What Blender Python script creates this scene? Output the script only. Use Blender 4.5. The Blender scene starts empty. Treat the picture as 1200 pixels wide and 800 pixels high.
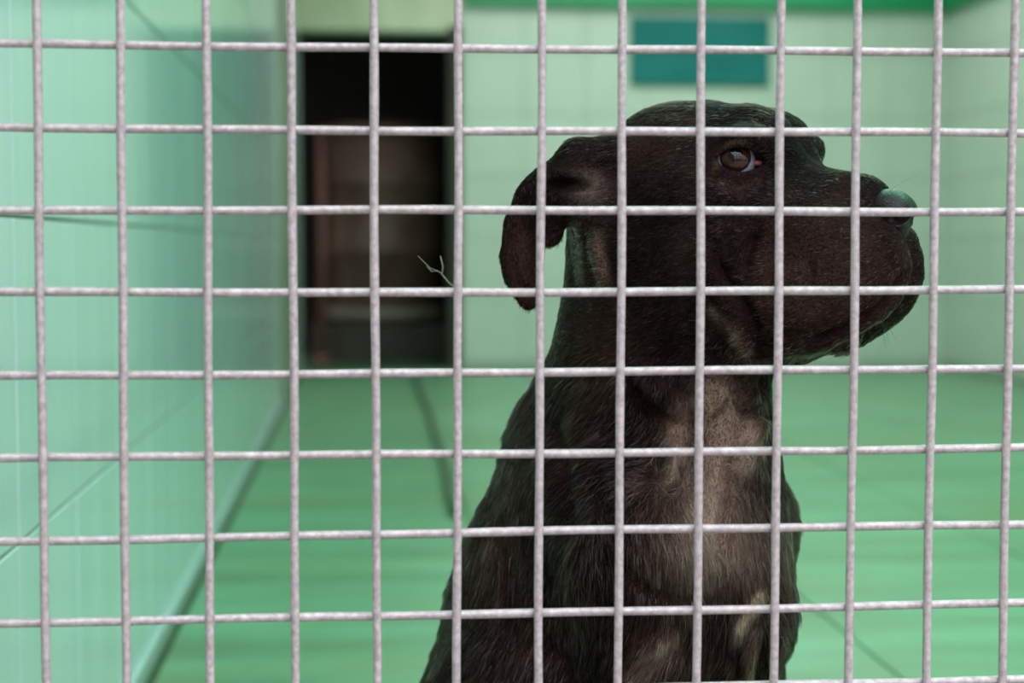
import bpy, math, random
import numpy as np
from mathutils import Vector, Matrix

# ------------------------------------------------------------------ camera
F_PX, PITCH, YAW, ROLL, D_MESH, CAM_H = 1891.0, 0.0603, 0.0899, 0.001, 0.990, 0.59
def _axes():
    f = np.array([math.sin(YAW)*math.cos(PITCH), math.cos(YAW)*math.cos(PITCH), -math.sin(PITCH)])
    r = np.array([math.cos(YAW), -math.sin(YAW), 0.0]); u = np.cross(r, f)
    return np.array([math.cos(ROLL)*r+math.sin(ROLL)*u, -math.sin(ROLL)*r+math.cos(ROLL)*u, f])
CM = _axes(); CP = np.array([0.0, 0.0, CAM_H])
def ray(u, v): return CM.T @ np.array([(u-600)/F_PX, (400-v)/F_PX, 1.0])
scene = bpy.context.scene
C = scene.collection
cd = bpy.data.cameras.new('camera'); cam = bpy.data.objects.new('camera', cd); C.objects.link(cam)
cd.sensor_width = 36.0; cd.lens = F_PX/1200*36.0
cd.clip_start = 0.02
cam.matrix_world = Matrix(((*[CM[0][0], CM[1][0], -CM[2][0]], CP[0]), (CM[0][1], CM[1][1], -CM[2][1], CP[1]),
                           (CM[0][2], CM[1][2], -CM[2][2], CP[2]), (0, 0, 0, 1)))
cd.dof.use_dof = True; cd.dof.focus_distance = 1.115; cd.dof.aperture_fstop = 4.6
scene.camera = cam

# ------------------------------------------------------------------ sky, lamps, exposure
w = bpy.data.worlds.new('sky'); scene.world = w; w.use_nodes = True
nt = w.node_tree; nt.nodes.clear()
out = nt.nodes.new('ShaderNodeOutputWorld'); bg = nt.nodes.new('ShaderNodeBackground')
tc = nt.nodes.new('ShaderNodeTexCoord'); sx = nt.nodes.new('ShaderNodeSeparateXYZ'); cr = nt.nodes.new('ShaderNodeValToRGB')
nt.links.new(tc.outputs['Generated'], sx.inputs[0]); nt.links.new(sx.outputs['Z'], cr.inputs[0])
cr.color_ramp.elements[0].position = 0.0; cr.color_ramp.elements[0].color = (0.15, 0.14, 0.135, 1)
cr.color_ramp.elements[1].position = 0.8; cr.color_ramp.elements[1].color = (1.75, 1.80, 1.9, 1)
nt.links.new(cr.outputs[0], bg.inputs[0]); bg.inputs[1].default_value = 2.2
nt.links.new(bg.outputs[0], out.inputs[0])
def area_light(name, loc, sx_, sy_, power, col, rot=(0, 0, 0)):
    l = bpy.data.lights.new(name, 'AREA'); l.shape = 'RECTANGLE'; l.size = sx_; l.size_y = sy_; l.energy = power; l.color = col
    o = bpy.data.objects.new(name, l); C.objects.link(o); o.location = loc; o.rotation_euler = rot
    return o
# added fill lamps under the closed ceiling, in place of roof daylight, front and back
area_light('overhead_fill', (1.3, 2.6, 2.22), 2.2, 2.6, 47, (0.40, 1.0, 0.70))
area_light('overhead_fill', (1.3, 5.9, 2.22), 2.2, 2.4, 44, (1.0, 1.0, 0.97))
scene.view_settings.view_transform = 'Standard'; scene.view_settings.look = 'None'
scene.view_settings.gamma = 1.0; scene.view_settings.exposure = 0.3
scene.view_settings.use_curve_mapping = False
scene.cycles.use_denoising = True
scene.cycles.max_bounces = 8; scene.cycles.transparent_max_bounces = 8

# ------------------------------------------------------------------ material helpers
def new_mat(name):
    m = bpy.data.materials.new(name); m.use_nodes = True
    n = m.node_tree; b = n.nodes['Principled BSDF']
    return m, n, b
def noise(n, scale, vec=None, detail=4, rough=0.6):
    t = n.nodes.new('ShaderNodeTexNoise'); t.inputs['Scale'].default_value = scale
    t.inputs['Detail'].default_value = detail; t.inputs['Roughness'].default_value = rough
    if vec is not None: n.links.new(vec, t.inputs['Vector'])
    return t
def mapping(n, scale, kind='Object'):
    c = n.nodes.new('ShaderNodeTexCoord'); m = n.nodes.new('ShaderNodeMapping')
    m.inputs['Scale'].default_value = scale; n.links.new(c.outputs[kind], m.inputs['Vector'])
    return m.outputs[0]
def worldpos(n, scale=(1, 1, 1)):
    g = n.nodes.new('ShaderNodeNewGeometry'); m = n.nodes.new('ShaderNodeMapping')
    m.inputs['Scale'].default_value = scale; n.links.new(g.outputs['Position'], m.inputs['Vector'])
    return m.outputs[0]
def ramp(n, fac, stops):
    r = n.nodes.new('ShaderNodeValToRGB'); e = r.color_ramp.elements
    while len(e) < len(stops): e.new(0.5)
    for k, (p, c) in enumerate(stops): e[k].position = p; e[k].color = (*c, 1)
    n.links.new(fac, r.inputs[0]); return r.outputs[0]
def bump(n, b, h, strength, dist):
    k = n.nodes.new('ShaderNodeBump'); k.inputs['Strength'].default_value = strength; k.inputs['Distance'].default_value = dist
    n.links.new(h, k.inputs['Height']); n.links.new(k.outputs[0], b.inputs['Normal'])
def mottled(name, stops, scale=(1, 1, 1), nscale=3.0, rough=0.4, bump_=(0, 0.001), spec=0.5, metallic=0, detail=4):
    m, n, b = new_mat(name)
    t = noise(n, nscale, worldpos(n, scale), detail)
    n.links.new(ramp(n, t.outputs['Fac'], stops), b.inputs['Base Color'])
    b.inputs['Roughness'].default_value = rough; b.inputs['Specular IOR Level'].default_value = spec
    b.inputs['Metallic'].default_value = metallic
    if bump_[0]: bump(n, b, t.outputs['Fac'], *bump_)
    return m

M = {}
M['tile_left'] = mottled('glazed_tile_left', [(.25, (.46, .62, .61)), (.5, (.51, .65, .65)), (.75, (.56, .69, .69))], (1, 2.2, .25), 6, .10, (.05, .002))
M['tile_back'] = mottled('glazed_tile_back', [(.3, (.44, .55, .46)), (.6, (.48, .59, .50)), (.8, (.53, .62, .54))], (1, 1, 1), 2.5, .3, (.05, .001))
M['tile_floor'] = mottled('painted_floor_tile', [(.22, (.09, .15, .06)), (.40, (.11, .24, .13)), (.55, (.13, .31, .18)), (.75, (.19, .38, .24))], (.6, 2.6, 1), 3.2, .38, (.15, .002), detail=6)
n_ = M['tile_floor'].node_tree; b_ = n_.nodes['Principled BSDF']; src = b_.inputs['Base Color'].links[0].from_socket
t_ = noise(n_, 2.1, worldpos(n_, (.8, 2.0, 1)), 5); mx_ = n_.nodes.new('ShaderNodeMix'); mx_.data_type = 'RGBA'; mx_.inputs['B'].default_value = (.17, .20, .07, 1)
n_.links.new(ramp(n_, t_.outputs['Fac'], [(.52, (0, 0, 0)), (.70, (.65, .65, .65))]), mx_.inputs['Factor']); n_.links.new(src, mx_.inputs['A']); n_.links.new(mx_.outputs['Result'], b_.inputs['Base Color'])
M['grout'] = mottled('grout', [(.3, (.20, .27, .12)), (.7, (.34, .42, .24))], (1, 1, 1), 5, .8)
M['grout_floor'] = mottled('floor_grout', [(.3, (.14, .26, .16)), (.7, (.22, .35, .24))], (1, 1, 1), 5, .8)
M['grout_pale'] = mottled('pale_grout', [(.3, (.36, .48, .38)), (.7, (.42, .54, .43))], (1, 1, 1), 5, .8)
M['green'] = mottled('green_paint', [(.3, (.0, .24, .08)), (.7, (.01, .30, .12))], (1, 1, 1), 3, .4)
M['teal'] = mottled('teal_paint', [(.35, (.0, .13, .12)), (.7, (.01, .17, .16))], (1, 1, 2), 3, .5, spec=.2)
M['cream'] = mottled('weathered_cream', [(.3, (.44, .50, .34)), (.7, (.60, .66, .48))], (1, 1, .4), 6, .6)
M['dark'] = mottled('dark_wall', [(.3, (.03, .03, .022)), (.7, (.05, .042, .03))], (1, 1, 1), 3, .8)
M['drum'] = mottled('brown_drum', [(.3, (.08, .045, .03)), (.6, (.15, .095, .07)), (.8, (.23, .155, .12))], (1, 1, .5), 5, .5)
M['rust'] = mottled('red_brown', [(.3, (.10, .04, .03)), (.7, (.17, .075, .055))], (1, 1, 1), 6, .6)
M['concrete'] = mottled('outdoor_concrete', [(.3, (.24, .19, .18)), (.7, (.31, .25, .235))], (1, 1, 1), 3, .85)
M['ceiling'] = mottled('ceiling_paint', [(.3, (.30, .48, .38)), (.7, (.36, .55, .44))], (1, 1, 1), 3, .7)
M['hose'] = mottled('dark_rubber', [(.3, (.02, .06, .03)), (.7, (.05, .11, .05))], (1, 1, 1), 8, .5)
M['dark_green'] = mottled('gap_shade_and_passage', [(.3, (.02, .05, .02)), (.7, (.05, .11, .05))], (1, 1, 1), 8, .8)  # painted shade of the wall-floor gap; also colours the passage floor
M['blocker'] = mottled('sky_blocker', [(.3, (.10, .13, .11)), (.7, (.15, .18, .15))], (1, 1, 1), 3, .8)  # for the unseen wall added to cut light from the left
M['olive'] = mottled('stained_trim', [(.3, (.12, .15, .08)), (.7, (.26, .28, .17))], (1, 1, .5), 5, .7)
M['straw'] = mottled('dry_straw', [(.3, (.17, .17, .12)), (.7, (.27, .27, .20))], (1, 1, 1), 30, .7)
M['wire'] = mottled('galvanised_wire', [(.3, (.29, .25, .26)), (.5, (.40, .355, .37)), (.72, (.54, .49, .505))], (1, 1, 1), 260, .42, (.35, .0004), metallic=.15)

# ------------------------------------------------------------------ object helpers
def tag(o, label=None, cat=None, group=None, kind=None):
    for k, v in (('label', label), ('category', cat), ('group', group), ('kind', kind)):
        if v: o[k] = v
    return o
def mesh_obj(name, verts, faces, mat, parent=None, smooth=False):
    me = bpy.data.meshes.new(name); me.from_pydata([tuple(v) for v in verts], [], faces); me.materials.append(mat)
    if smooth: me.polygons.foreach_set('use_smooth', [True]*len(me.polygons))
    o = bpy.data.objects.new(name, me); C.objects.link(o)
    if parent: o.parent = parent
    return o
def box_geo(a, b, bev=0.0):
    (x0, y0, z0), (x1, y1, z1) = a, b
    if not bev:
        v = [(x, y, z) for x in (x0, x1) for y in (y0, y1) for z in (z0, z1)]
        return v, [(0, 1, 3, 2), (4, 6, 7, 5), (0, 4, 5, 1), (2, 3, 7, 6), (0, 2, 6, 4), (1, 5, 7, 3)]
    import bmesh
    bm = bmesh.new(); v, f = box_geo(a, b); vs = [bm.verts.new(p) for p in v]
    for q in f: bm.faces.new([vs[i] for i in q])
    bmesh.ops.bevel(bm, geom=bm.edges[:], offset=bev, segments=1, affect='EDGES')
    bm.verts.index_update()
    r = [tuple(v.co) for v in bm.verts], [tuple(v.index for v in f.verts) for f in bm.faces]; bm.free()
    return r
def box(name, a, b, mat, parent=None, bev=0.0): return mesh_obj(name, *box_geo(a, b, bev), mat, parent)
def tube_geo(pts, rad, sides=8, closed=False):
    pts = [Vector(p) for p in pts]; n = len(pts); V = []; Fc = []
    up = None
    for i, p in enumerate(pts):
        a = pts[(i-1) % n] if (closed or i > 0) else p; b = pts[(i+1) % n] if (closed or i < n-1) else p
        t = (b-a).normalized()
        if up is None: up = t.orthogonal().normalized()
        up = (up-t*up.dot(t)).normalized(); s = t.cross(up)
        r = rad[i] if hasattr(rad, '__len__') else rad
        for k in range(sides):
            an = 2*math.pi*k/sides; V.append(p+(up*math.cos(an)+s*math.sin(an))*r)
    m = n if closed else n-1
    for i in range(m):
        for k in range(sides):
            a = i*sides+k; b = i*sides+(k+1) % sides; c = ((i+1) % n)*sides
            Fc.append((a, b, c+(k+1) % sides, c+k))
    if not closed:
        Fc.append(tuple(range(sides))[::-1]); Fc.append(tuple(range((n-1)*sides, n*sides)))
    return V, Fc
def lathe_geo(prof, seg=28, cx=0, cy=0):
    V = []; Fc = []
    for (r, z) in prof:
        for k in range(seg):
            a = 2*math.pi*k/seg; V.append((cx+r*math.cos(a), cy+r*math.sin(a), z))
    for i in range(len(prof)-1):
        for k in range(seg):
            a = i*seg+k; b = i*seg+(k+1) % seg; Fc.append((a, b, b+seg, a+seg))
    Fc.append(tuple(range(seg))[::-1]); Fc.append(tuple(range((len(prof)-1)*seg, len(prof)*seg)))
    return V, Fc
def empty(name, loc):
    o = bpy.data.objects.new(name, None); C.objects.link(o); o.location = loc; return o
rnd = random.Random(7)

# ------------------------------------------------------------------ setting
XL, XR, YF, YB, ZC = -0.31, 2.786, 0.95, 7.6, 2.3
DX0, DX1, DZ = -0.312, 0.430, 1.575
TZ, TY = 0.292, 0.2885
Z0J = 0.030
grd = tag(box('ground_outside', (-4, -5, -.12), (6, YF, -.004), M['concrete']), kind='structure')
fl = tag(box('floor', (XL-.1, YF, -.12), (XR+.1, YB, -.008), M['grout_floor']), kind='structure')
wl = tag(box('wall_left', (XL-.15, YF-.02, 0), (XL-.006, YB, ZC), M['grout']), kind='structure')
wr = tag(box('wall_right', (XR+.006, YF-.02, 0), (XR+.15, YB, ZC), M['grout_pale']), kind='structure')
wb_v, wb_f = [], []
def addbox(V, Fc, a, b, bev=0):
    v, f = box_geo(a, b, bev); n = len(V); V += v; Fc += [tuple(i+n for i in q) for q in f]
yb = YB+.006
addbox(wb_v, wb_f, (DX1, yb, 0), (XR+.15, yb+.15, ZC))
addbox(wb_v, wb_f, (XL-.15, yb, DZ), (DX1, yb+.15, ZC))
addbox(wb_v, wb_f, (XL-.15, yb, 0), (DX0, yb+.15, DZ))
wb = tag(mesh_obj('wall_back', wb_v, wb_f, M['grout_pale']), kind='structure')
ce = tag(box('ceiling', (XL-.15, YF-.02, ZC), (XR+.15, YB+.15, ZC+.08), M['ceiling']), kind='structure')

def tile_mesh(name, sx_, sy_, sz_, mat, bev=.0015):
    me = bpy.data.meshes.new(name); v, f = box_geo((-sx_/2, -sy_/2, -sz_/2), (sx_/2, sy_/2, sz_/2), bev)
    me.from_pydata(v, [], f); me.materials.append(mat); return me
def put(me, loc, parent, name='tile', rot=(0, 0, 0), scale=None):
    o = bpy.data.objects.new(name, me); C.objects.link(o); o.parent = parent; o.location = loc; o.rotation_euler = rot
    if scale: o.scale = scale
    return o
# left wall: joints at y = 1.462 + k*TY and z = Z0J + k*TZ
tl = tile_mesh('tile_left', .008, TY-.0016, TZ-.0032, M['tile_left'])
k0 = int((YF-1.462)/TY)-1
for k in range(k0, 40):
    y0 = 1.462+k*TY
    if y0 < YF-.05 or y0+TY > YB+.02: continue
    for j in range(8):
        z0 = Z0J+j*TZ
        if z0+TZ > ZC+.08: continue
        put(tl, (XL-.004+rnd.uniform(-.0004, .0004), y0+TY/2, z0+TZ/2), wl, rot=(0, rnd.uniform(-.0015, .0015), rnd.uniform(-.002, .002)))
# back wall
tb = tile_mesh('tile_back', TZ-.003, .008, TZ-.003, M['tile_back'])
k = 0
while True:
    x1 = XR-k*TZ; x0 = x1-TZ; k += 1
    if x0 < DX1-.01: break
    for j in range(8):
        z0 = Z0J+j*TZ
        if z0+TZ > ZC+.08: continue
        put(tb, ((x0+x1)/2, YB+.002, z0+TZ/2), wb)
# right wall, the strip of it in view
for k in range(5):
    y1 = YB-k*TZ
    for j in range(8):
        z0 = Z0J+j*TZ
        if z0+TZ > ZC+.08: continue
        put(tb, (XR+.002, y1-TZ/2, z0+TZ/2), wr, rot=(0, 0, math.pi/2))
# floor tiles, half a metre
tf = tile_mesh('tile_floor', .503, .503, .008, M['tile_floor'], .002)
for i in range(6):
    for j in range(14):
        x0 = -.290+i*.507; y0 = 0.97+j*.507
        if y0+.507 > YB+.25: continue
        sx_ = 1.0
        put(tf, (x0+.2535, y0+.2535, -.004+rnd.uniform(-.0006, .0006)), fl, rot=(rnd.uniform(-.001, .001), rnd.uniform(-.001, .001), 0))
tag(box('baseboard_left', (XL-.004, YF, 0.0), (XL+.009, YB, Z0J-.004), M['tile_left'], bev=.001), kind='structure')
tag(box('trim_gap_shade', (XL+.009, YF, -.02), (-.2885, YB, -.0055), M['dark_green']), kind='structure')  # dark strip: shade in the wall-floor gap, painted as colour
tag(box('trim_1', (XL-.002, 5.98, 0), (XL+.022, 6.10, ZC), M['olive'], bev=.004), kind='structure')
tag(box('trim_2', (DX1-.045, YB-.02, 0), (DX1+.012, YB+.15, DZ+.03), M['dark'], bev=.004), kind='structure')
# pale lintel above the doorway
tag(box('trim_3', (DX0-.02, YB-.012, DZ+.002), (DX1+.012, YB+.005, ZC-.002), M['cream'], bev=.003), kind='structure')
# green beam along back and right wall
g = empty('roof_beam', (DX1+.03, YB-.06, 1.70)); tag(g, 'bright green painted beam along the top of the pale green back wall', 'beam')
b1 = box('beam_section', (0, 0, 0), (XR-DX1-.03, .06, .30), M['green'], g, .004)
b2 = box('beam_section', (XR-DX1-.03-.05, -3.0, 0), (XR-DX1-.03, -.001, .30), M['green'], g, .004)
# unseen wall added outside, left of the camera, to block sky light
tag(box('wall_sky_blocker', (-1.05, -2.6, 0), (-.95, YF-.03, 2.4), M['blocker']), kind='structure')
# teal panel
g = empty('wall_panel', (1.575, YB-.004, 1.34)); tag(g, 'teal rectangular panel fixed high on the pale green back wall', 'panel')
box('board', (-.333, -.022, 0), (.333, 0, .318), M['teal'], g, .004)
box('rail', (-.333, -.028, .150), (.333, -.0225, .168), M['teal'], g, .002)
# dark passage behind the doorway
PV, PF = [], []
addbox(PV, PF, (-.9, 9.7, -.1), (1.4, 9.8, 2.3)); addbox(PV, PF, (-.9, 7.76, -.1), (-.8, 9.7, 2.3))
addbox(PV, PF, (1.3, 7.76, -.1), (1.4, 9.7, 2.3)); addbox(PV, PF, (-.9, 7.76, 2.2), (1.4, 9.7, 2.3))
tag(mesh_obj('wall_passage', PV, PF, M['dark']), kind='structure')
tag(box('floor_passage', (-.9, 7.6, -.1), (1.4, 9.7, -.006), M['dark_green']), kind='structure')
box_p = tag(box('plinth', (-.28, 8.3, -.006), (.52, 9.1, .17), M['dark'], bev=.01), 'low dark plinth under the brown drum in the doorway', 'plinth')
dr = empty('drum', (.10, 8.7, .17)); tag(dr, 'large brown drum standing in the dark doorway at the back', 'drum')
mesh_obj('body', *lathe_geo([(.30, .0), (.315, .02), (.315, .36), (.325, .37), (.325, .40), (.315, .41), (.315, .72), (.325, .73), (.325, .76), (.315, .77), (.31, .98)]), M['drum'], dr, True)
mesh_obj('lid', *lathe_geo([(.322, .985), (.326, 1.0), (.326, 1.03), (.30, 1.045), (.05, 1.05)]), M['drum'], dr, True)
mesh_obj('hoop', *lathe_geo([(.316, .03), (.332, .035), (.332, .075), (.316, .08)]), M['straw'], dr, True)
po = empty('post', (-.225, 8.22, -.006)); tag(po, 'thin reddish brown post beside the drum at the left of the doorway', 'post')
mesh_obj('shaft', *tube_geo([(0, 0, 0), (0.005, 0, .5), (0, 0, 1.18)], [.02, .02, .02], 10), M['rust'], po, True)
mesh_obj('foot', *lathe_geo([(.05, 0), (.05, .02), (.03, .03)], 12), M['rust'], po, True)
# hose on the floor
def floor_pt(u, v, z=.0):
    d = ray(u, v); t = (z-CP[2])/d[2]; return CP+t*d
hp = [floor_pt(*p, .012) for p in [(486, 436), (492, 458), (503, 480), (511, 510), (521, 540), (527, 575), (533, 600)]]
hv = [Vector(p) for p in hp]
tag(mesh_obj('hose', *tube_geo(hv, [.010]*len(hv), 8), M['hose'], None, True), 'thin dark hose lying on the green floor in front of the doorway', 'hose')
# straw sprig caught on the doorway's edge
def _sp(u, v): d = ray(u, v); t = (D_MESH+RW+.0006+(534-u)*.0011)/d[1]; return Vector(CP+t*d)
RW = .0027
g = empty('straw_sprig', _sp(534, 338)); tag(g, 'tiny pale dry sprig caught on the wire crossing left of the dog', 'sprig')
def sp(u, v): return _sp(u, v)-g.location
for nm, pl, r in (('stem', [(534, 338), (525, 330), (516, 319), (504, 314), (490, 300)], .0004), ('twig', [(518, 322), (519, 312), (516, 300)], .0004), ('twig', [(512, 317), (506, 318), (500, 312)], .00035)):
    mesh_obj(nm, *tube_geo([sp(*p) for p in pl], [r*(1-.12*i) for i in range(len(pl))], 6), M['straw'], g, True)

# ------------------------------------------------------------------ wire mesh
WT = [45, 141, 242, 342, 439, 537, 634, 729, 822, 914, 1004, 1097, 1187]; WB_ = [54, 149, 247, 345, 441, 535, 631, 723, 815, 906, 993, 1085, 1174]
HL = [50, 149, 246, 343, 440, 538, 634, 732]; HR = [62, 156, 247, 340, 433, 525, 614, 706]
def on_mesh(u, v): d = ray(u, v); t = D_MESH/d[1]; p = CP+t*d; return p[0], p[2]
panel = empty('mesh_fence', (XL+.02, D_MESH, 0)); tag(panel, 'galvanised welded wire mesh in front of the seated dog', 'fence')
RW = .0027
def wire(p0, p1, dy, seed, n=40):
    r = random.Random(seed); ph = [r.uniform(0, 6.28) for _ in range(4)]; pts = []
    p0 = Vector((p0[0], D_MESH+dy, p0[1])); p1 = Vector((p1[0], D_MESH+dy, p1[1])); d = p1-p0; L = d.length
    s = Vector((d.z, 0, -d.x)).normalized()
    for i in range(n+1):
        t = i/n; x = t*L
        pts.append(p0+d*t+s*(.0005*math.sin(x*9+ph[0])+.00025*math.sin(x*31+ph[1]))+Vector((0, .0004*math.sin(x*14+ph[2]), 0)))
    V, Fc = tube_geo(pts, [RW*(1+.035*math.sin(i*2.1+ph[3])) for i in range(n+1)], 10)
    V = [v-panel.location for v in V]
    return mesh_obj('wire', V, Fc, M['wire'], panel, True)
ZT = 1.5; XE = 1.25
vx = []
for a, b in zip(WT, WB_):
    (x0, z0), (x1, z1) = on_mesh(a, 0), on_mesh(b, 800); m = (x1-x0)/(z1-z0); vx.append((x0+m*(ZT-z0)*.35, x0+m*(0-z0)*.6))
while vx[0][0] > XL+.06: vx.insert(0, (vx[0][0]-.05, vx[0][1]-.05))
while vx[-1][0] < XE-.06: vx.append((vx[-1][0]+.0498, vx[-1][1]+.0498))
for i, (xt, xb) in enumerate(vx): wire((xb, .0), (xt, ZT), -RW*.85, i)
hz = []
for a, b in zip(HL, HR):
    (x0, z0), (x1, z1) = on_mesh(0, a), on_mesh(1200, b); m = (z1-z0)/(x1-x0); hz.append((z0+m*(XL-x0), z0+m*(XE-x0)*.8))
top = hz[0]
for k in range(1, 26):
    if top[0]+.05*k < ZT: hz.insert(0, (top[0]+.05*k, top[1]+.05*k))
low = hz[-1]
for k in range(1, 12):
    if low[0]-.05*k > .01: hz.append((low[0]-.05*k, low[1]-.05*k))
for i, (za, zb) in enumerate(hz): wire((XL+.012, za), (XE, zb), RW*.85, 100+i)
Vp, Fp = tube_geo([(0, 0, 0), (0, 0, ZT+.02)], .016, 12)
for xx in (XL+.014, XE+.012):
    mesh_obj('frame_post', [Vector(v)+Vector((xx-panel.location.x, 0, 0)) for v in Vp], Fp, M['wire'], panel, True)

# ------------------------------------------------------------------ the dog
# The dog's own frame in millimetres: f forward, n sideways (plus = the side towards the mesh), h up, origin between the eyes.
Rh = np.array([math.cos(YAW), -math.sin(YAW), 0]); Fh = np.array([math.sin(YAW), math.cos(YAW), 0])
_c, _s = math.cos(math.radians(35)), math.sin(math.radians(35))
AX = np.array([_c*Rh-_s*Fh, -_s*Rh-_c*Fh, [0, 0, 1.0]])          # rows f, n, h in world
OW = CP+1.17*ray(901, 190)
FLOOR_H = -OW[2]*1000
def q(u, v, n):
    d = ray(u, v); t = (n/1000.0+(OW-CP)@AX[1])/(d@AX[1]); return AX@(CP+t*d-OW)*1000
def to_world(P): return OW+(P/1000.0)@AX
def to_px(P):
    c = (to_world(P)-CP)@CM.T; return 600+F_PX*c[:, 0]/c[:, 2], 400-F_PX*c[:, 1]/c[:, 2], c[:, 2]
CAMR = AX@CM[0]; CAMU = AX@CM[1]; CAMF = AX@CM[2]                 # camera axes seen in the dog's frame
MM = .619
PR = []   # (kind, op, k, data)
def ell(c, r, k=18, tilt=0, op='+', basis='dog', roll=0):
    if basis == 'dog':
        a = math.radians(tilt); B = np.array([[math.cos(a), 0, math.sin(a)], [0, 1, 0], [-math.sin(a), 0, math.cos(a)]])
    else:
        a = math.radians(roll); B = np.array([math.cos(a)*CAMR+math.sin(a)*CAMU, CAMF, -math.sin(a)*CAMR+math.cos(a)*CAMU])
    PR.append(('e', op, k, np.array(c, float), np.array(r, float), B))
def cap(a, b, ra, rb, k=18, op='+', flat=1.0):
    PR.append(('c', op, k, np.array(a, float), np.array(b, float), ra, rb, flat))
def pdist(p, P):
    if p[0] == 'e':
        x = (P-p[3].astype(np.float32))@p[5].T.astype(np.float32); r = p[4].astype(np.float32)
        k0 = np.sqrt(((x/r)**2).sum(1)); k1 = np.sqrt(((x/(r*r))**2).sum(1))
        return k0*(k0-1)/np.maximum(k1, 1e-6)
    a, b, ra, rb, fl_ = p[3:]
    x = P-a.astype(np.float32); d = (b-a).astype(np.float32)
    if fl_ != 1.0:
        cf = CAMF.astype(np.float32); x = x+np.outer(x@cf, cf)*(fl_-1); d = d+cf*(d@cf)*(fl_-1)
    t = np.clip(x@d/max(float(d@d), 1e-6), 0, 1)
    dd = np.sqrt(((x-t[:, None]*d)**2).sum(1))-(ra+(rb-ra)*t)
    return dd/(fl_**.5) if fl_ != 1.0 else dd
def sdf(P, prims):
    P = P.astype(np.float32).copy(); P[:, 1] = np.abs(P[:, 1])
    D = np.full(len(P), 1e3, np.float32)
    for p in prims:
        d = pdist(p, P); k = p[2]
        if p[1] == '+':
            h = np.maximum(k-np.abs(D-d), 0)/k; D = np.minimum(D, d)-h*h*k*.25
        else:
            d = -d; h = np.maximum(k-np.abs(D-d), 0)/k; D = np.maximum(D, d)+h*h*k*.25
    return D
def polygonise(prims, lo, hi, vox):
    lo = np.array(lo, float); B = 8
    nb = np.ceil((np.array(hi)-lo)/(vox*B)).astype(int); N = nb*B
    ctr = np.stack(np.meshgrid(*[lo[i]+(np.arange(nb[i])+.5)*B*vox for i in range(3)], indexing='ij'), -1).reshape(-1, 3)
    dc = sdf(ctr, prims); near = np.abs(dc) < B*vox*1.35
    G = np.repeat(np.repeat(np.repeat(np.where(dc < 0, -9., 9.).astype(np.float32).reshape(nb), B, 0), B, 1), B, 2)
    G6 = G.reshape(nb[0], B, nb[1], B, nb[2], B)
    idx = np.argwhere(near.reshape(nb)); idx = idx[np.argsort(idx[:, 2], kind='stable')]
    off = (np.stack(np.meshgrid(*[np.arange(B)]*3, indexing='ij'), -1).reshape(-1, 3))*vox
    for s in range(0, len(idx), 150):
        I = idx[s:s+150]; base = lo+I*B*vox
        fold = base+B*vox/2; fold = fold.astype(np.float32)
        fm = fold.copy(); fm[:, 1] = np.abs(fm[:, 1])
        use = [p for p in prims if pdist(p, fm).min() < p[2]+B*vox*1.8]
        P = (base[:, None]+off[None]).reshape(-1, 3)
        d = sdf(P, use).reshape(-1, B, B, B)
        G6[I[:, 0], :, I[:, 1], :, I[:, 2], :] = d
    G = G6.reshape(N)
    S = G < 0
    cs = [slice(0, -1), slice(1, None)]
    cnt = sum(S[a, b, c].astype(np.int8) for a in cs for b in cs for c in cs)
    cell = (cnt > 0) & (cnt < 8); ci = np.argwhere(cell); vid = np.full(cell.shape, -1, np.int32); vid[tuple(ci.T)] = np.arange(len(ci))
    acc = np.zeros((len(ci), 3)); num = np.zeros(len(ci))
    for ax in range(3):
        o1, o2 = [(1, 2), (0, 2), (0, 1)][ax]
        for i in (0, 1):
            for j in (0, 1):
                a = ci.copy(); a[:, o1] += i; a[:, o2] += j; b = a.copy(); b[:, ax] += 1
                ga = G[tuple(a.T)]; gb = G[tuple(b.T)]; m = (ga < 0) != (gb < 0)
                t = np.where(m, ga/np.where(ga-gb == 0, 1, ga-gb), 0)
                p = a.astype(float); p[:, ax] += t
                acc[m] += (p-ci)[m]; num[m] += 1
    V = lo+(ci+acc/num[:, None])*vox
    Fs = []
    for ax in range(3):
        o1, o2 = [(1, 2), (2, 0), (0, 1)][ax]
        sl0 = [slice(None)]*3; sl1 = [slice(None)]*3; sl0[ax] = slice(0, -1); sl1[ax] = slice(1, None)
        A = S[tuple(sl0)]; Bq = S[tuple(sl1)]; e = np.argwhere(A != Bq)
        e = e[(e[:, o1] > 0) & (e[:, o2] > 0) & (e[:, o1] < cell.shape[o1]) & (e[:, o2] < cell.shape[o2])]
        fl = A[tuple(e.T)]
        def vv(di, dj):
            x = e.copy(); x[:, o1] -= di; x[:, o2] -= dj; return vid[tuple(x.T)]
        quad = np.stack([vv(1, 1), vv(0, 1), vv(0, 0), vv(1, 0)], 1)
        quad[~fl] = quad[~fl][:, ::-1]; Fs.append(quad)
    return V, np.concatenate(Fs)

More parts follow.
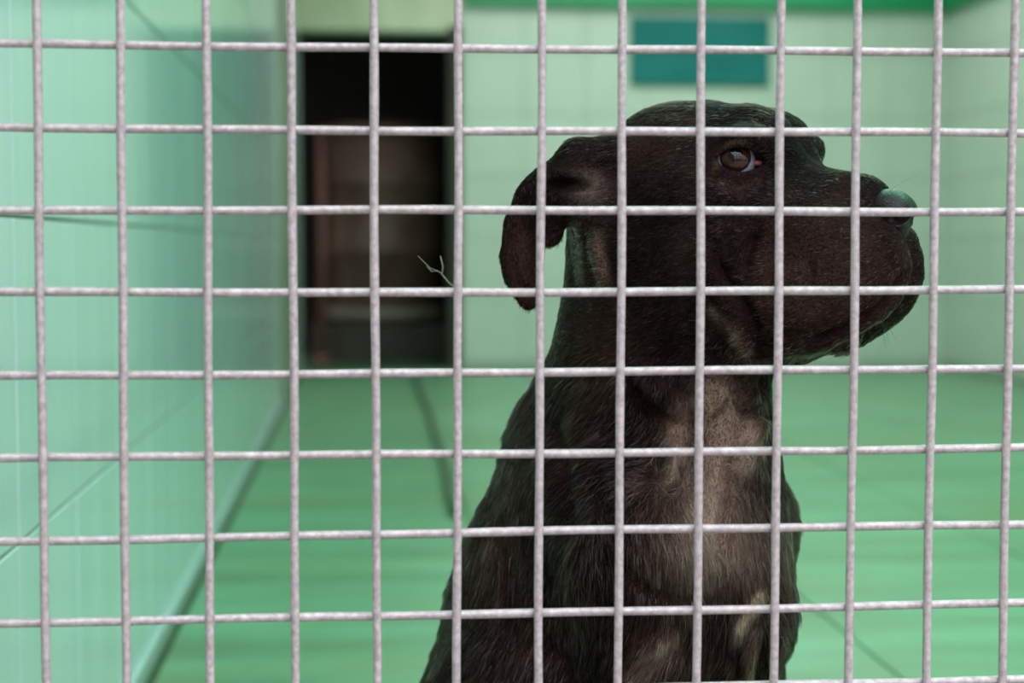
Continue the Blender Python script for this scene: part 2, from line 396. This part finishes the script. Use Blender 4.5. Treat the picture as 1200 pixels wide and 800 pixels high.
# --- body and legs
cap(q(684, 522, 0), q(664, 700, 0), 60, 84, 12)                          # withers down the back
cap(q(668, 700, 0), (-235, 0, -500), 84, 92, 40)                         # loin and rump
ell((-240, 0, -545), (105, 95, 95), 40)
ell(q(776, 622, 0), (98, 90, 132), 44, 6)                                # ribs and chest
cap(q(826, 590, 0), q(864, 730, 0), 28, 42, 30)                          # breastbone
cap((-110, 0, -380), (-225, 0, -520), 70, 70, 40)
ell(q(590, 880, 88), (74, 36, 86), 24, 20)                               # haunch
cap((-170, 92, -560), (-205, 92, -625), 30, 22, 18)
cap((-210, 92, -628), (-120, 92, -632), 17, 16, 12)                      # hind foot
ell((-112, 92, -632), (34, 24, 17), 10)
cap(q(705, 560, 62), q(742, 650, 74), 40, 46, 30)                        # shoulder blade
cap(q(742, 650, 74), (-66, 66, -395), 47, 42, 30)                       # upper arm
cap((-66, 64, -395), (-56, 60, -570), 40, 21, 18)                       # forearm
cap((-56, 60, -570), (-40, 60, -618), 21, 21, 12)
ell((-26, 60, -628), (40, 27, 21), 12)
for dn in (-16, -5, 6, 17): ell((4+(-4 if abs(dn) > 10 else 2), 60+dn, -636), (12, 6.5, 11), 4)
# --- neck
cap(q(766, 270, 0), q(767, 440, 0), 66, 75, 26)
cap(q(768, 440, 0), q(728, 565, 0), 74, 82, 26)
cap(q(862, 440, 12), q(868, 545, 12), 13, 15, 12)                        # loose throat skin
cap(q(835, 455, 30), q(838, 560, 26), 14, 18, 16)
# --- skull
ell(q(815, 208, 0), (80, 67, 58), 20)
ell(q(880, 186, 15), (35, 29, 37), 18)                                   # forehead
ell(q(868, 168, 42), (24, 16, 12), 7)
ell(q(884, 176, 36), (18, 14, 14), 6)                                  # brow
cap(q(770, 225, 52), q(850, 232, 50), 20, 18, 20)                        # cheekbone
ell(q(798, 318, 50), (64, 34, 58), 22)                                   # cheek
cap(q(700, 215, 58), q(735, 290, 56), 22, 26, 22)
# --- muzzle
cap(q(915, 245, 0), q(1008, 243, 0), 38, 24, 20)
cap(q(905, 265, 26), q(985, 280, 17), 32, 27, 16)
ell(q(1008, 312, 14), (35, 25, 38), 8)                                  # front of the flews
ell(q(1000, 346, 21), (27, 17, 24), 10)
ell(q(944, 333, 30), (47, 25, 49), 14, -12)                              # hanging flew
ell(q(900, 355, 42), (34, 22, 38), 14)                                   # lip corner
cap(q(845, 375, 0), q(950, 378, 0), 40, 24, 16)
ell(q(985, 392, 0), (15, 18, 15), 6)                          # lower jaw
cap(q(800, 385, 25), q(890, 395, 22), 32, 22, 20)
# --- ears
cap(q(735, 178, 58), q(675, 182, 76), 13, 11, 12)
cap(q(675, 182, 76), q(640, 215, 84), 11, 10, 8)
cap(q(700, 235, 66), q(655, 240, 76), 20, 12, 12)                         # base below the opening
cap(q(695, 212, 56), q(638, 222, 66), 14, 12, 8)
ell(q(665, 214, 94), (18, 22, 7.0), 4, op='-', basis='cam', roll=-8)
cap(q(640, 212, 84), q(626, 232, 86), 9.5, 11.5, 8, flat=2.4)
cap(q(626, 232, 86), q(614, 264, 87), 11.5, 12.8, 10, flat=2.5)
cap(q(614, 264, 87), q(611, 300, 86), 12.8, 12.8, 10, flat=2.6)
cap(q(611, 300, 86), q(614, 328, 85), 12.8, 10.2, 10, flat=2.6)
cap(q(614, 328, 85), q(619, 352, 84), 10.2, 7.2, 10, flat=2.6)
cap(q(640, 245, 84), q(645, 272, 80), 12, 11, 6, flat=2.2)
ell(q(616, 285, 98), (10, 12, 34), 6, op='-', basis='cam', roll=6)
# --- eyes: socket, lids, opening
EC = q(861, 190, 43); ER = 15.0
ell(EC, (ER+2.6,)*3, 9)
PR.append(('lens', '-', 1.5, EC))
PR.append(('e', '-', 1.0, EC, np.array([ER-.2]*3), np.eye(3)))
GAZE = -CAMF  # lids open towards the side
def _lens(P):
    x = P-EC.astype(np.float32); a = x@CAMR.astype(np.float32); b = x@CAMU.astype(np.float32); c = -(x@CAMF.astype(np.float32))
    a = a/ MM; b = b/MM
    # almond between two circles, px
    d1 = np.sqrt((a-3)**2+(b+18)**2)-35.0      # bounded above by this circle
    d2 = np.sqrt((a-3)**2+(b-22)**2)-36.5
    return np.maximum(np.maximum(d1, d2)*MM, 3-c)
_pd = pdist
def pdist(p, P): return _lens(P) if p[0] == 'lens' else _pd(p, P)

V, Q = polygonise(PR, (-390, -140, FLOOR_H-2), (175, 140, 70), 1.8)
print('dog verts', len(V))
def vnormals(V, Q):
    a = V[Q[:, 0]]; b = V[Q[:, 1]]; c = V[Q[:, 2]]; d = V[Q[:, 3]]; n = np.cross(c-a, d-b)
    N = np.zeros_like(V)
    for i in range(4): np.add.at(N, Q[:, i], n)
    return N/np.maximum(np.linalg.norm(N, axis=1), 1e-9)[:, None]
NV = vnormals(V, Q)
def relax(V, Q, it, lam=.5):
    for _ in range(it):
        S = np.zeros_like(V); Cn = np.zeros(len(V))
        for i in range(4):
            for j in (1, 3): np.add.at(S, Q[:, i], V[Q[:, (i+j) % 4]]); np.add.at(Cn, Q[:, i], 1)
        V = V+lam*(S/Cn[:, None]-V)
    return V
V = relax(V, Q, 2, .4); NV = vnormals(V, Q)

# --- sculpted folds on the side in view: (polyline px, width px, depth mm; minus = raised)
def seg_d(u, v, pl):
    best = np.full(len(u), 1e9)
    for (x0, y0), (x1, y1) in zip(pl[:-1], pl[1:]):
        dx, dy = x1-x0, y1-y0; t = np.clip(((u-x0)*dx+(v-y0)*dy)/(dx*dx+dy*dy+1e-9), 0, 1)
        best = np.minimum(best, np.hypot(u-x0-t*dx, v-y0-t*dy))
    return best
FOLDS = [
 ([(832, 285), (846, 318), (866, 350), (880, 380), (893, 402)], 9, 5.0), ([(822, 300), (836, 335), (856, 368), (870, 398)], 8, -3.0),
 ([(884, 268), (876, 295), (872, 322)], 7, 4.2), ([(868, 275), (862, 305)], 7, -2), ([(912, 290), (903, 320), (893, 345)], 9, 3.0), ([(925, 300), (915, 335)], 8, -2), ([(858, 262), (850, 285), (852, 305)], 8, 3.0), ([(900, 385), (925, 395), (950, 392)], 8, 2.5),
 ([(944, 300), (950, 318), (945, 338)], 6, 2.0), ([(930, 285), (922, 320), (915, 350)], 8, 1.8),
 ([(846, 214), (868, 220), (892, 212)], 5, 1.8), ([(838, 224), (868, 234), (900, 226)], 8, -1.5),
 ([(836, 178), (850, 165), (870, 163), (888, 176)], 4, 1.6),
 ([(1062, 318), (1050, 342), (1032, 360), (1010, 375), (985, 388), (950, 400)], 5, 6.5),
 ([(875, 400), (887, 408), (897, 404)], 9, 6.0), ([(860, 380), (868, 405), (890, 420)], 7, -3),
 ([(670, 258), (676, 290), (682, 330)], 6, -2.2), ([(690, 275), (698, 305), (712, 335)], 7, -2.6), ([(683, 270), (689, 300), (698, 340)], 6, 2.4),
 ([(710, 290), (718, 330), (730, 360)], 7, 2.5),
 ([(828, 378), (845, 386), (858, 402), (872, 424), (892, 432)], 6, 4.0), ([(812, 385), (840, 400), (858, 425)], 8, -2.5),
 ([(735, 440), (748, 462), (775, 486), (805, 500)], 8, 4.5), ([(745, 430), (765, 452), (795, 472), (815, 478)], 8, -3),
 ([(863, 445), (855, 462), (848, 478), (832, 494)], 4, 4.5), ([(852, 446), (843, 465), (836, 480)], 7, -3.5),
 ([(868, 452), (866, 470), (872, 484), (886, 487)], 5, 4.0), ([(878, 450), (880, 465), (888, 470)], 6, -3),
 ([(888, 480), (886, 500), (878, 525), (868, 556)], 6, -4), ([(866, 530), (856, 545), (850, 600), (846, 640)], 6, 3.5), ([(880, 560), (872, 575)], 7, 3),
 ([(790, 520), (786, 545), (783, 566)], 6, -3.5), ([(800, 540), (796, 560), (788, 574), (778, 572)], 4, 3.5), ([(778, 520), (774, 550), (777, 568)], 5, 3),
 ([(812, 470), (815, 520), (812, 580)], 8, 2), ([(700, 560), (720, 620), (730, 700)], 14, 4), ([(640, 470), (660, 540), (668, 640)], 16, 5),
 ([(735, 800), (752, 782), (775, 768), (800, 756)], 7, 5.0), ([(735, 778), (755, 762), (785, 742)], 9, -4.5), ([(640, 745), (660, 770), (668, 800)], 9, 4),
 ([(905, 700), (885, 725), (870, 760), (866, 800)], 6, 4.0), ([(893, 725), (880, 760), (874, 800)], 6, -3.5), ([(905, 730), (893, 765), (886, 800)], 5, 3.5), ([(915, 735), (906, 770), (898, 800)], 5, -3),
 ([(590, 620), (600, 700), (596, 780)], 12, 3), ([(690, 640), (760, 690), (800, 700), (850, 690)], 12, 3),
 ([(600, 270), (600, 310), (610, 345)], 6, 1.5), ([(640, 262), (630, 285), (630, 320)], 5, 2.5),
]
U_, V_, D_ = to_px(V)
front = np.clip(-(NV@CAMF)*2.2, 0, 1)*(V[:, 1] > -45)
disp = np.zeros(len(V))
for pl, wd, dp in FOLDS:
    d = seg_d(U_, V_, pl); e = np.minimum(np.hypot(U_-pl[0][0], V_-pl[0][1]), np.hypot(U_-pl[-1][0], V_-pl[-1][1]))
    wd = wd*1.2; disp -= (2.4 if pl[0][1] > 430 and pl[0][1] < 600 and pl[0][0] > 730 else 1.5)*dp*np.exp(-(d/wd)**2*1.4)*np.clip(.25+e/(2.2*wd), 0, 1)*(np.clip((V[:, 1]-4)/8, 0, 1) if pl[0] == (1062, 318) else 1)
def wob(P, s, seed):
    r = np.random.RandomState(seed); o = np.zeros(len(P))
    for _ in range(7):
        k = r.normal(size=3); k *= s/np.linalg.norm(k)*r.uniform(.6, 1.6); o += np.sin(P@k+r.uniform(0, 6.28))
    return o/3.0
V = V+NV*(disp*front+.9*wob(V, .09, 3)+.35*wob(V, .3, 4))[:, None]
NV = vnormals(V, Q); U_, V_, D_ = to_px(V)

# --- coat colour at each place, with the ear opening's shade painted in
def blob(u, v, cu, cv, ru, rv, rot=0):
    a = math.radians(rot); x = (u-cu)*math.cos(a)+(v-cv)*math.sin(a); y = -(u-cu)*math.sin(a)+(v-cv)*math.cos(a)
    return np.exp(-((x/ru)**2+(y/rv)**2))
def stroke(u, v, pl, wd): return np.exp(-(seg_d(u, v, pl)/wd)**2)
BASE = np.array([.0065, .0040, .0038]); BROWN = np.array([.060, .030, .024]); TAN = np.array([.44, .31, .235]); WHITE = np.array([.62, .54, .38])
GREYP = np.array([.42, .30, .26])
def coat(P, jitter=None):
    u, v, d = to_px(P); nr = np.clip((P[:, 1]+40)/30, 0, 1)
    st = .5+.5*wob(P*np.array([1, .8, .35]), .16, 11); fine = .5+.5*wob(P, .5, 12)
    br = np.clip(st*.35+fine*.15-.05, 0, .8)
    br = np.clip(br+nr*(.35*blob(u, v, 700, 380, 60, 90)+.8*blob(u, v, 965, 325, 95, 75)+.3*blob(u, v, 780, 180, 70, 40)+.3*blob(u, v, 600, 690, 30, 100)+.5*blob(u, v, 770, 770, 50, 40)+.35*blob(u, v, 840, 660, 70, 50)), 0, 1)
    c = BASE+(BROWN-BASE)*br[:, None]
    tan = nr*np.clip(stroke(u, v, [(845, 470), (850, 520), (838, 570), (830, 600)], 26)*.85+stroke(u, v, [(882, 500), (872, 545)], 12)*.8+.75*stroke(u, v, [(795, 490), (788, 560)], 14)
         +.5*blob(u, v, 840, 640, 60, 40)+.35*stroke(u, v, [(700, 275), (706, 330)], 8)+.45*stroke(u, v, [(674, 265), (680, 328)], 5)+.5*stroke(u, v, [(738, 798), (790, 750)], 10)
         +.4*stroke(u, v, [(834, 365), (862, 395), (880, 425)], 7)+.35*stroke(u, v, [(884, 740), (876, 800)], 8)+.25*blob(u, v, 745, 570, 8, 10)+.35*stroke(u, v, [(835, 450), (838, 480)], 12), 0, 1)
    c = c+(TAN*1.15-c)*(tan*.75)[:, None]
    gp = nr*(.8*blob(u, v, 683, 212, 20, 14, 25)+.35*blob(u, v, 690, 235, 18, 18)); c = c+(GREYP-c)*np.clip(gp*.7, 0, 1)[:, None]
    op = nr*blob(u, v, 660, 213, 24, 8, -6); c = c*(1-.85*np.clip(op*1.3, 0, 1))[:, None]  # shade inside the ear opening, put into the colour
    ey = nr*np.clip(stroke(u, v, [(838, 198), (843, 182), (856, 168), (874, 167), (890, 186)], 4)*.5+stroke(u, v, [(845, 213), (866, 219), (888, 212)], 5)*.35, 0, 1); c = c+(np.array([.12, .07, .05])-c)*ey[:, None]
    ea = nr*blob(u, v, 610, 300, 16, 50); c = c+(np.array([.055, .025, .020])-c)*np.clip(ea, 0, 1)[:, None]
    wh = nr*np.clip(stroke(u, v, [(893, 698), (878, 716), (868, 738)], 6.5)*1.2, 0, 1); c = c+(WHITE-c)*wh[:, None]
    return c
dog = empty('dog', tuple(to_world(np.array([[-150, 0, FLOOR_H]]))[0]))
tag(dog, 'black brindle short-haired dog sitting behind the wire mesh, looking up to the right', 'dog')
DL = np.array(dog.location)
def local(P): return to_world(np.asarray(P, float))-DL
def np_mesh(name, V, Q, mat, parent, col=None):
    me = bpy.data.meshes.new(name); me.vertices.add(len(V)); me.vertices.foreach_set('co', local(V).astype(np.float32).ravel())
    k = Q.shape[1]; me.loops.add(Q.size); me.loops.foreach_set('vertex_index', Q.astype(np.int32).ravel())
    me.polygons.add(len(Q)); me.polygons.foreach_set('loop_start', np.arange(0, Q.size, k, dtype=np.int32)); me.polygons.foreach_set('loop_total', np.full(len(Q), k, np.int32))
    me.polygons.foreach_set('use_smooth', np.ones(len(Q), bool)); me.update(calc_edges=True); me.validate()
    if col is not None:
        a = me.color_attributes.new('coat', 'FLOAT_COLOR', 'POINT'); a.data.foreach_set('color', np.c_[col, np.ones(len(col))].astype(np.float32).ravel())
    me.materials.append(mat); o = bpy.data.objects.new(name, me); C.objects.link(o); o.parent = parent; return o
mk, n, b = new_mat('dog_skin'); at = n.nodes.new('ShaderNodeAttribute'); at.attribute_name = 'coat'
n.links.new(at.outputs['Color'], b.inputs['Base Color']); b.inputs['Roughness'].default_value = .8; b.inputs['Specular IOR Level'].default_value = .06
tn = noise(n, 620, mapping(n, (1, 1, 1)), 3); bump(n, b, tn.outputs['Fac'], .9, .0010)
sm = n.nodes.new('ShaderNodeMix'); sm.data_type = 'RGBA'; sm.blend_type = 'MULTIPLY'; sm.inputs['Factor'].default_value = 1.0
n.links.new(at.outputs['Color'], sm.inputs['A']); n.links.new(ramp(n, tn.outputs['Fac'], [(.38, (.25, .25, .25)), (.52, (.8, .8, .8)), (.66, (1, 1, 1))]), sm.inputs['B']); n.links.new(sm.outputs['Result'], b.inputs['Base Color'])
skin = mk
# tris are wound so normals point out
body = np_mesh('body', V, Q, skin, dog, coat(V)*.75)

# --- nose, built finer
NP = []
_PRs = PR; PR = NP
NC = q(1046, 248, 0)
ell(NC, (14.5, 18, 14), 6)
ell(NC+np.array([-4, 0, 3]), (15, 16, 12), 6)
ell(NC+np.array([7, 7, -1]), (7.5, 8.5, 9), 5)
ell(NC+np.array([10.5, 7.5, -3]), (7, 5.0, 4.6), 2, op='-')
ell(q(1041, 263, 18), (9.5, 6.0, 4.6), 2, op='-', tilt=-12)
cap(NC+np.array([9, 11, -6]), NC+np.array([-5, 18.5, -7]), 4.0, 1.8, 2, op='-')
cap(NC+np.array([16, 0, 4]), NC+np.array([11, 0, -16]), .9, .9, 1.5, op='-')
ell(NC+np.array([4, 0, -14]), (7, 7, 8), 6)
NVv, NQ = polygonise(NP, NC-30, NC+30, .7)
NVv = relax(NVv, NQ, 1)
PR = _PRs
m_nose, n, b = new_mat('dog_nose'); b.inputs['Base Color'].default_value = (.012, .010, .010, 1); b.inputs['Roughness'].default_value = .32; b.inputs['Specular IOR Level'].default_value = .28
vo = n.nodes.new('ShaderNodeTexVoronoi'); vo.inputs['Scale'].default_value = 700; n.links.new(mapping(n, (1, 1, 1)), vo.inputs['Vector']); bump(n, b, vo.outputs['Distance'], .5, .0006)
np_mesh('nose', NVv, NQ, m_nose, dog)['label'] = 'moist black nose'

# --- eyes
m_eye, n, b = new_mat('dog_eye'); oc = n.nodes.new('ShaderNodeTexCoord')
dist = n.nodes.new('ShaderNodeVectorMath'); dist.operation = 'DISTANCE'
sepd = n.nodes.new('ShaderNodeMapRange')
m_rim = mottled('eyelid_skin', [(.3, (.012, .010, .011)), (.7, (.02, .016, .018))], (1, 1, 1), 60, .3)
m_pink = mottled('eye_corner_flesh', [(.3, (.30, .10, .09)), (.7, (.42, .16, .14))], (1, 1, 1), 80, .25)
b.inputs['Roughness'].default_value = .01; b.inputs['Specular IOR Level'].default_value = .4
at = n.nodes.new('ShaderNodeAttribute'); at.attribute_name = 'coat'; n.links.new(at.outputs['Color'], b.inputs['Base Color'])
def sphere_vq(c, r, gaze, nu=48, nv=32):
    g_ = gaze/np.linalg.norm(gaze); a = np.cross(g_, [0, 0, 1]); a /= np.linalg.norm(a); bb = np.cross(g_, a)
    P = []; ang = []
    for i in range(nv+1):
        th = math.pi*(i+.0)/nv*1.0; th = max(th, .002); th = min(th, math.pi-.002)
        bul = 1+.07*max(0, math.cos(th)-.72)/.28
        for j in range(nu):
            ph = 2*math.pi*j/nu; P.append(c+r*bul*(g_*math.cos(th)+(a*math.cos(ph)+bb*math.sin(ph))*math.sin(th))); ang.append(th)
    Qd = [(i*nu+j, i*nu+(j+1) % nu, (i+1)*nu+(j+1) % nu, (i+1)*nu+j) for i in range(nv) for j in range(nu)]
    return np.array(P), np.array(Qd)[:, ::-1], np.array(ang)
def sidemir(P, s):
    P = np.array(P, float).reshape(-1, 3).copy(); P[:, 1] *= s; return P
def ang_col(ang):
    c = np.zeros((len(ang), 3)); scl = np.array([.24, .25, .33]); iris = np.array([.030, .012, .006]); pup = np.array([.003, .003, .004]); lim = np.array([.010, .010, .018])
    for i, t in enumerate(ang):
        c[i] = pup if t < .33 else iris if t < .74 else lim if t < .85 else scl
    return c
for s in (1, -1):
    gz = (-CAMF-.09*CAMR+.23*CAMU) if s == 1 else sidemir(-CAMF*.4+CAMR*.6, 1)[0]*np.array([1, -1, 1])
    c0 = sidemir(EC, s)[0]
    P, Qd, ang = sphere_vq(c0, ER-.3, gz, 64, 96)
    np_mesh('eyeball', P, Qd, m_eye, dog, ang_col(ang))
    # rim of the lids: almond on a sphere
    ring = []
    hw = 28.0
    for i in range(56):
        t = 2*math.pi*i/56; a = 3+hw*math.cos(t)
        if math.sin(t) >= 0: bq = -18+math.sqrt(max(35.0**2-(a-3)**2, 0))
        else: bq = 22-math.sqrt(max(36.5**2-(a-3)**2, 0))
        if abs(math.sin(t)) < .12: bq = .5
        x, y = a*MM, bq*MM; z = math.sqrt(max((ER+.9)**2-x*x-y*y, 6.0))
        ring.append(EC+CAMR*x+CAMU*y-CAMF*z)
    ring = sidemir(ring, s)
    tv, tf_ = tube_geo([Vector(p) for p in ring], 1.15, 8, True)
    np_mesh('eyelid', np.array([list(v) for v in tv]), np.array(tf_) if s == 1 else np.array(tf_)[:, ::-1], m_rim, dog)
    pc = EC+CAMR*(24*MM)+CAMU*(-2*MM)-CAMF*(ER*.34)
    P, Qd, _a = sphere_vq(np.zeros(3), 1.0, -CAMF, 20, 12)
    P = pc+(P@np.array([CAMR, CAMU, CAMF]).T)@np.diag([4.0, 2.3, 3.0])@np.array([CAMR, CAMU, CAMF])
    np_mesh('eye_corner', sidemir(P, s), Qd, m_pink, dog)['label'] = 'pink inner eye corner'

# --- short fur: hair curves rooted on the body
m_fur = bpy.data.materials.new('fur'); m_fur.use_nodes = True; n = m_fur.node_tree; n.nodes.clear()
o_ = n.nodes.new('ShaderNodeOutputMaterial'); hb = n.nodes.new('ShaderNodeBsdfHairPrincipled'); at = n.nodes.new('ShaderNodeAttribute'); at.attribute_name = 'coat'
hb.parametrization = 'COLOR'; n.links.new(at.outputs['Color'], hb.inputs['Color']); hb.inputs['IOR'].default_value = 1.6; hb.inputs['Roughness'].default_value = .2; hb.inputs['Radial Roughness'].default_value = .45
hd = n.nodes.new('ShaderNodeBsdfHairPrincipled'); hd.parametrization = 'COLOR'; n.links.new(at.outputs['Color'], hd.inputs['Color']); hd.inputs['IOR'].default_value = 1.06; hd.inputs['Roughness'].default_value = .5
mx = n.nodes.new('ShaderNodeMixShader'); ag = n.nodes.new('ShaderNodeAttribute'); ag.attribute_name = 'gloss'
n.links.new(ag.outputs['Fac'], mx.inputs[0]); n.links.new(hd.outputs[0], mx.inputs[1]); n.links.new(hb.outputs[0], mx.inputs[2]); n.links.new(mx.outputs[0], o_.inputs[0])
rs = np.random.RandomState(5)
A0 = V[Q[:, 0]]; A1 = V[Q[:, 1]]; A2 = V[Q[:, 2]]; A3 = V[Q[:, 3]]
area = .5*np.linalg.norm(np.cross(A2-A0, A3-A1), axis=1); fc = (A0+A1+A2+A3)/4; fn = np.cross(A2-A0, A3-A1); fn /= np.maximum(np.linalg.norm(fn, axis=1), 1e-9)[:, None]
fu, fv, _ = to_px(fc)
wgt = area*np.where(-(fn@CAMF) > -.25, 1, .12)*np.where((fv < 840), 1, .15)
eye_d = np.minimum(np.linalg.norm(fc-EC, axis=1), np.linalg.norm(fc-sidemir(EC, -1), axis=1)); wgt *= (eye_d > ER+2.5)
wgt *= 1-np.clip(1.3*blob(fu, fv, 664, 213, 24, 9)*(fc[:, 1] > 40), 0, 1)
wgt *= 1-.95*np.exp(-(seg_d(fu, fv, [(1062, 318), (1050, 342), (1032, 360), (1010, 375), (985, 388)])/5.0)**2)*(fc[:, 1] > 4)
# bare: nose pad
wgt *= (np.linalg.norm((fc-NC)/np.array([16, 18, 15]), axis=1) > 1.05)
wgt[fc[:, 0] < -5] *= 1.0
NH = 210000
fi = rs.choice(len(fc), NH, p=wgt/wgt.sum()); r1 = rs.rand(NH, 1); r2 = rs.rand(NH, 1)
root = (A0[fi]*(1-r1)+A1[fi]*r1)*(1-r2)+(A3[fi]*(1-r1)+A2[fi]*r1)*r2
hn = fn[fi]; f_, h_ = root[:, 0], root[:, 2]; hu, hv, _ = to_px(root)
ishead = 1/(1+np.exp(-((415+.0*hu)-hv)/14.0))*(hu > 640)
muz = ishead*1/(1+np.exp(-(hu-905)/12.0))
ear = (hu < 655)*(hv < 375)*(hv > 190)
fd = np.zeros((NH, 3))
fd += ishead[:, None]*np.array([-1, .15, -.25])+(1-ishead)[:, None]*np.array([-.25, .1, -1.0])
fd += (np.exp(-((hu-760)**2+(hv-540)**2)/60.0**2)*.6)[:, None]*np.array([-1., 0, .3])
fd += (.35*np.stack([wob(root, .035, 21), wob(root, .03, 22), wob(root, .035, 23)], 1))
fd[ear] = np.array([-.1, 0, -1.])
fd[:, 1] *= np.sign(root[:, 1])*1.0
fd += rs.normal(scale=.13, size=(NH, 3))
fd -= hn*(fd*hn).sum(1)[:, None]; fd /= np.maximum(np.linalg.norm(fd, axis=1), 1e-6)[:, None]
ln = np.where(ear, 4.0, 11-5.5*ishead-1.2*muz)
ln = ln*rs.uniform(.7, 1.2, NH)*(1+.25*(h_ < -180))
thin = np.clip(blob(hu, hv, 855, 520, 38, 70)*1.3+blob(hu, hv, 850, 450, 40, 25), 0, 1); ln *= 1-.6*thin
near_eye = np.minimum(np.linalg.norm(root-EC, axis=1), 1e9); ln *= np.clip((near_eye-ER)/14, .35, 1)
lift = rs.uniform(.10, .26, NH)[:, None]
K = 4; pts = np.zeros((NH, K, 3), np.float32)
for k in range(K):
    t = k/(K-1.0); pts[:, k] = root-hn*.3+ln[:, None]*(fd*t+hn*lift*(t-.45*t*t))-np.array([0, 0, 1.])*(ln[:, None]*.06*t*t)
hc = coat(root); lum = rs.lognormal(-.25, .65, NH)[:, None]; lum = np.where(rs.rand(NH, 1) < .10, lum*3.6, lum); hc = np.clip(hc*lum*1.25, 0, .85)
def curves_obj(name, pts, rad, col, mat, parent, gloss=None):
    n_, k_ = pts.shape[:2]; cv = bpy.data.hair_curves.new(name); cv.add_curves([k_]*n_)
    cv.attributes['position'].data.foreach_set('vector', local(pts.reshape(-1, 3)).astype(np.float32).ravel())
    ra = cv.attributes.get('radius') or cv.attributes.new('radius', 'FLOAT', 'POINT'); ra.data.foreach_set('value', rad.astype(np.float32).ravel())
    ca = cv.attributes.new('coat', 'FLOAT_COLOR', 'CURVE'); ca.data.foreach_set('color', np.c_[col, np.ones(n_)].astype(np.float32).ravel())
    gl = cv.attributes.new('gloss', 'FLOAT', 'CURVE'); gl.data.foreach_set('value', (np.full(n_, .3) if gloss is None else gloss).astype(np.float32))
    cv.materials.append(mat); o = bpy.data.objects.new(name, cv); C.objects.link(o); o.parent = parent; o['kind'] = 'stuff'; return o
rad = np.tile(np.array([.13, .125, .10, .02])*1e-3, (NH, 1))
fur = curves_obj('fur', pts, rad, hc, m_fur, dog, np.where(rs.rand(NH) < .24, rs.uniform(.5, 1, NH), .04))
# --- whiskers and lashes
WK = []
def whisk(u, v, nn, d, L, droop=.3):
    P0 = q(u, v, nn); d = np.array(d, float); d /= np.linalg.norm(d); s_ = []
    for k in range(6):
        t = k/5.0; s_.append(P0+d*L*t-np.array([0, 0, 1])*L*droop*t*t)
    WK.append(s_)
for i in range(26):
    side = 1 if rs.rand() < .4 else -1
    whisk(rs.uniform(1000, 1035), rs.uniform(270, 350), 14*side, (1, .5*side+rs.normal()*.3, rs.normal()*.5), rs.uniform(16, 38), .4)
for i in range(16): whisk(rs.uniform(985, 1045), rs.uniform(370, 385), rs.uniform(-25, -5), (rs.normal()*.5, -.2, -1), rs.uniform(8, 16), .0)
whisk(1035, 228, 5, (1, .2, .55), 34, .05)
for i in range(26):
    t = rs.uniform(-1, 1); p = EC+CAMR*(2+14*t)*MM*1.3+CAMU*(16-7*t*t)*MM-CAMF*(ER*.75); p = p*np.array([1, -1, 1])
    d = np.array([.7+rs.normal()*.2, -.55, .45+rs.normal()*.25]); WK.append([p+d/np.linalg.norm(d)*9*k/5.0 for k in range(6)])
for i in range(22):
    t = rs.uniform(-1, 1); p = EC+CAMR*(2+17*t)*MM+CAMU*(17.5-9*t*t)*MM-CAMF*(ER*.8)
    d = -CAMF*.6+CAMR*.25*t-CAMU*(.1+.2*rs.rand()); WK.append([p+d/np.linalg.norm(d)*6*k/5.0 for k in range(6)])
WK = np.array(WK)
curves_obj('whiskers', WK, np.tile(np.linspace(.16, .03, 6)*1e-3, (len(WK), 1)), np.tile([.015, .012, .012], (len(WK), 1)), m_fur, dog)
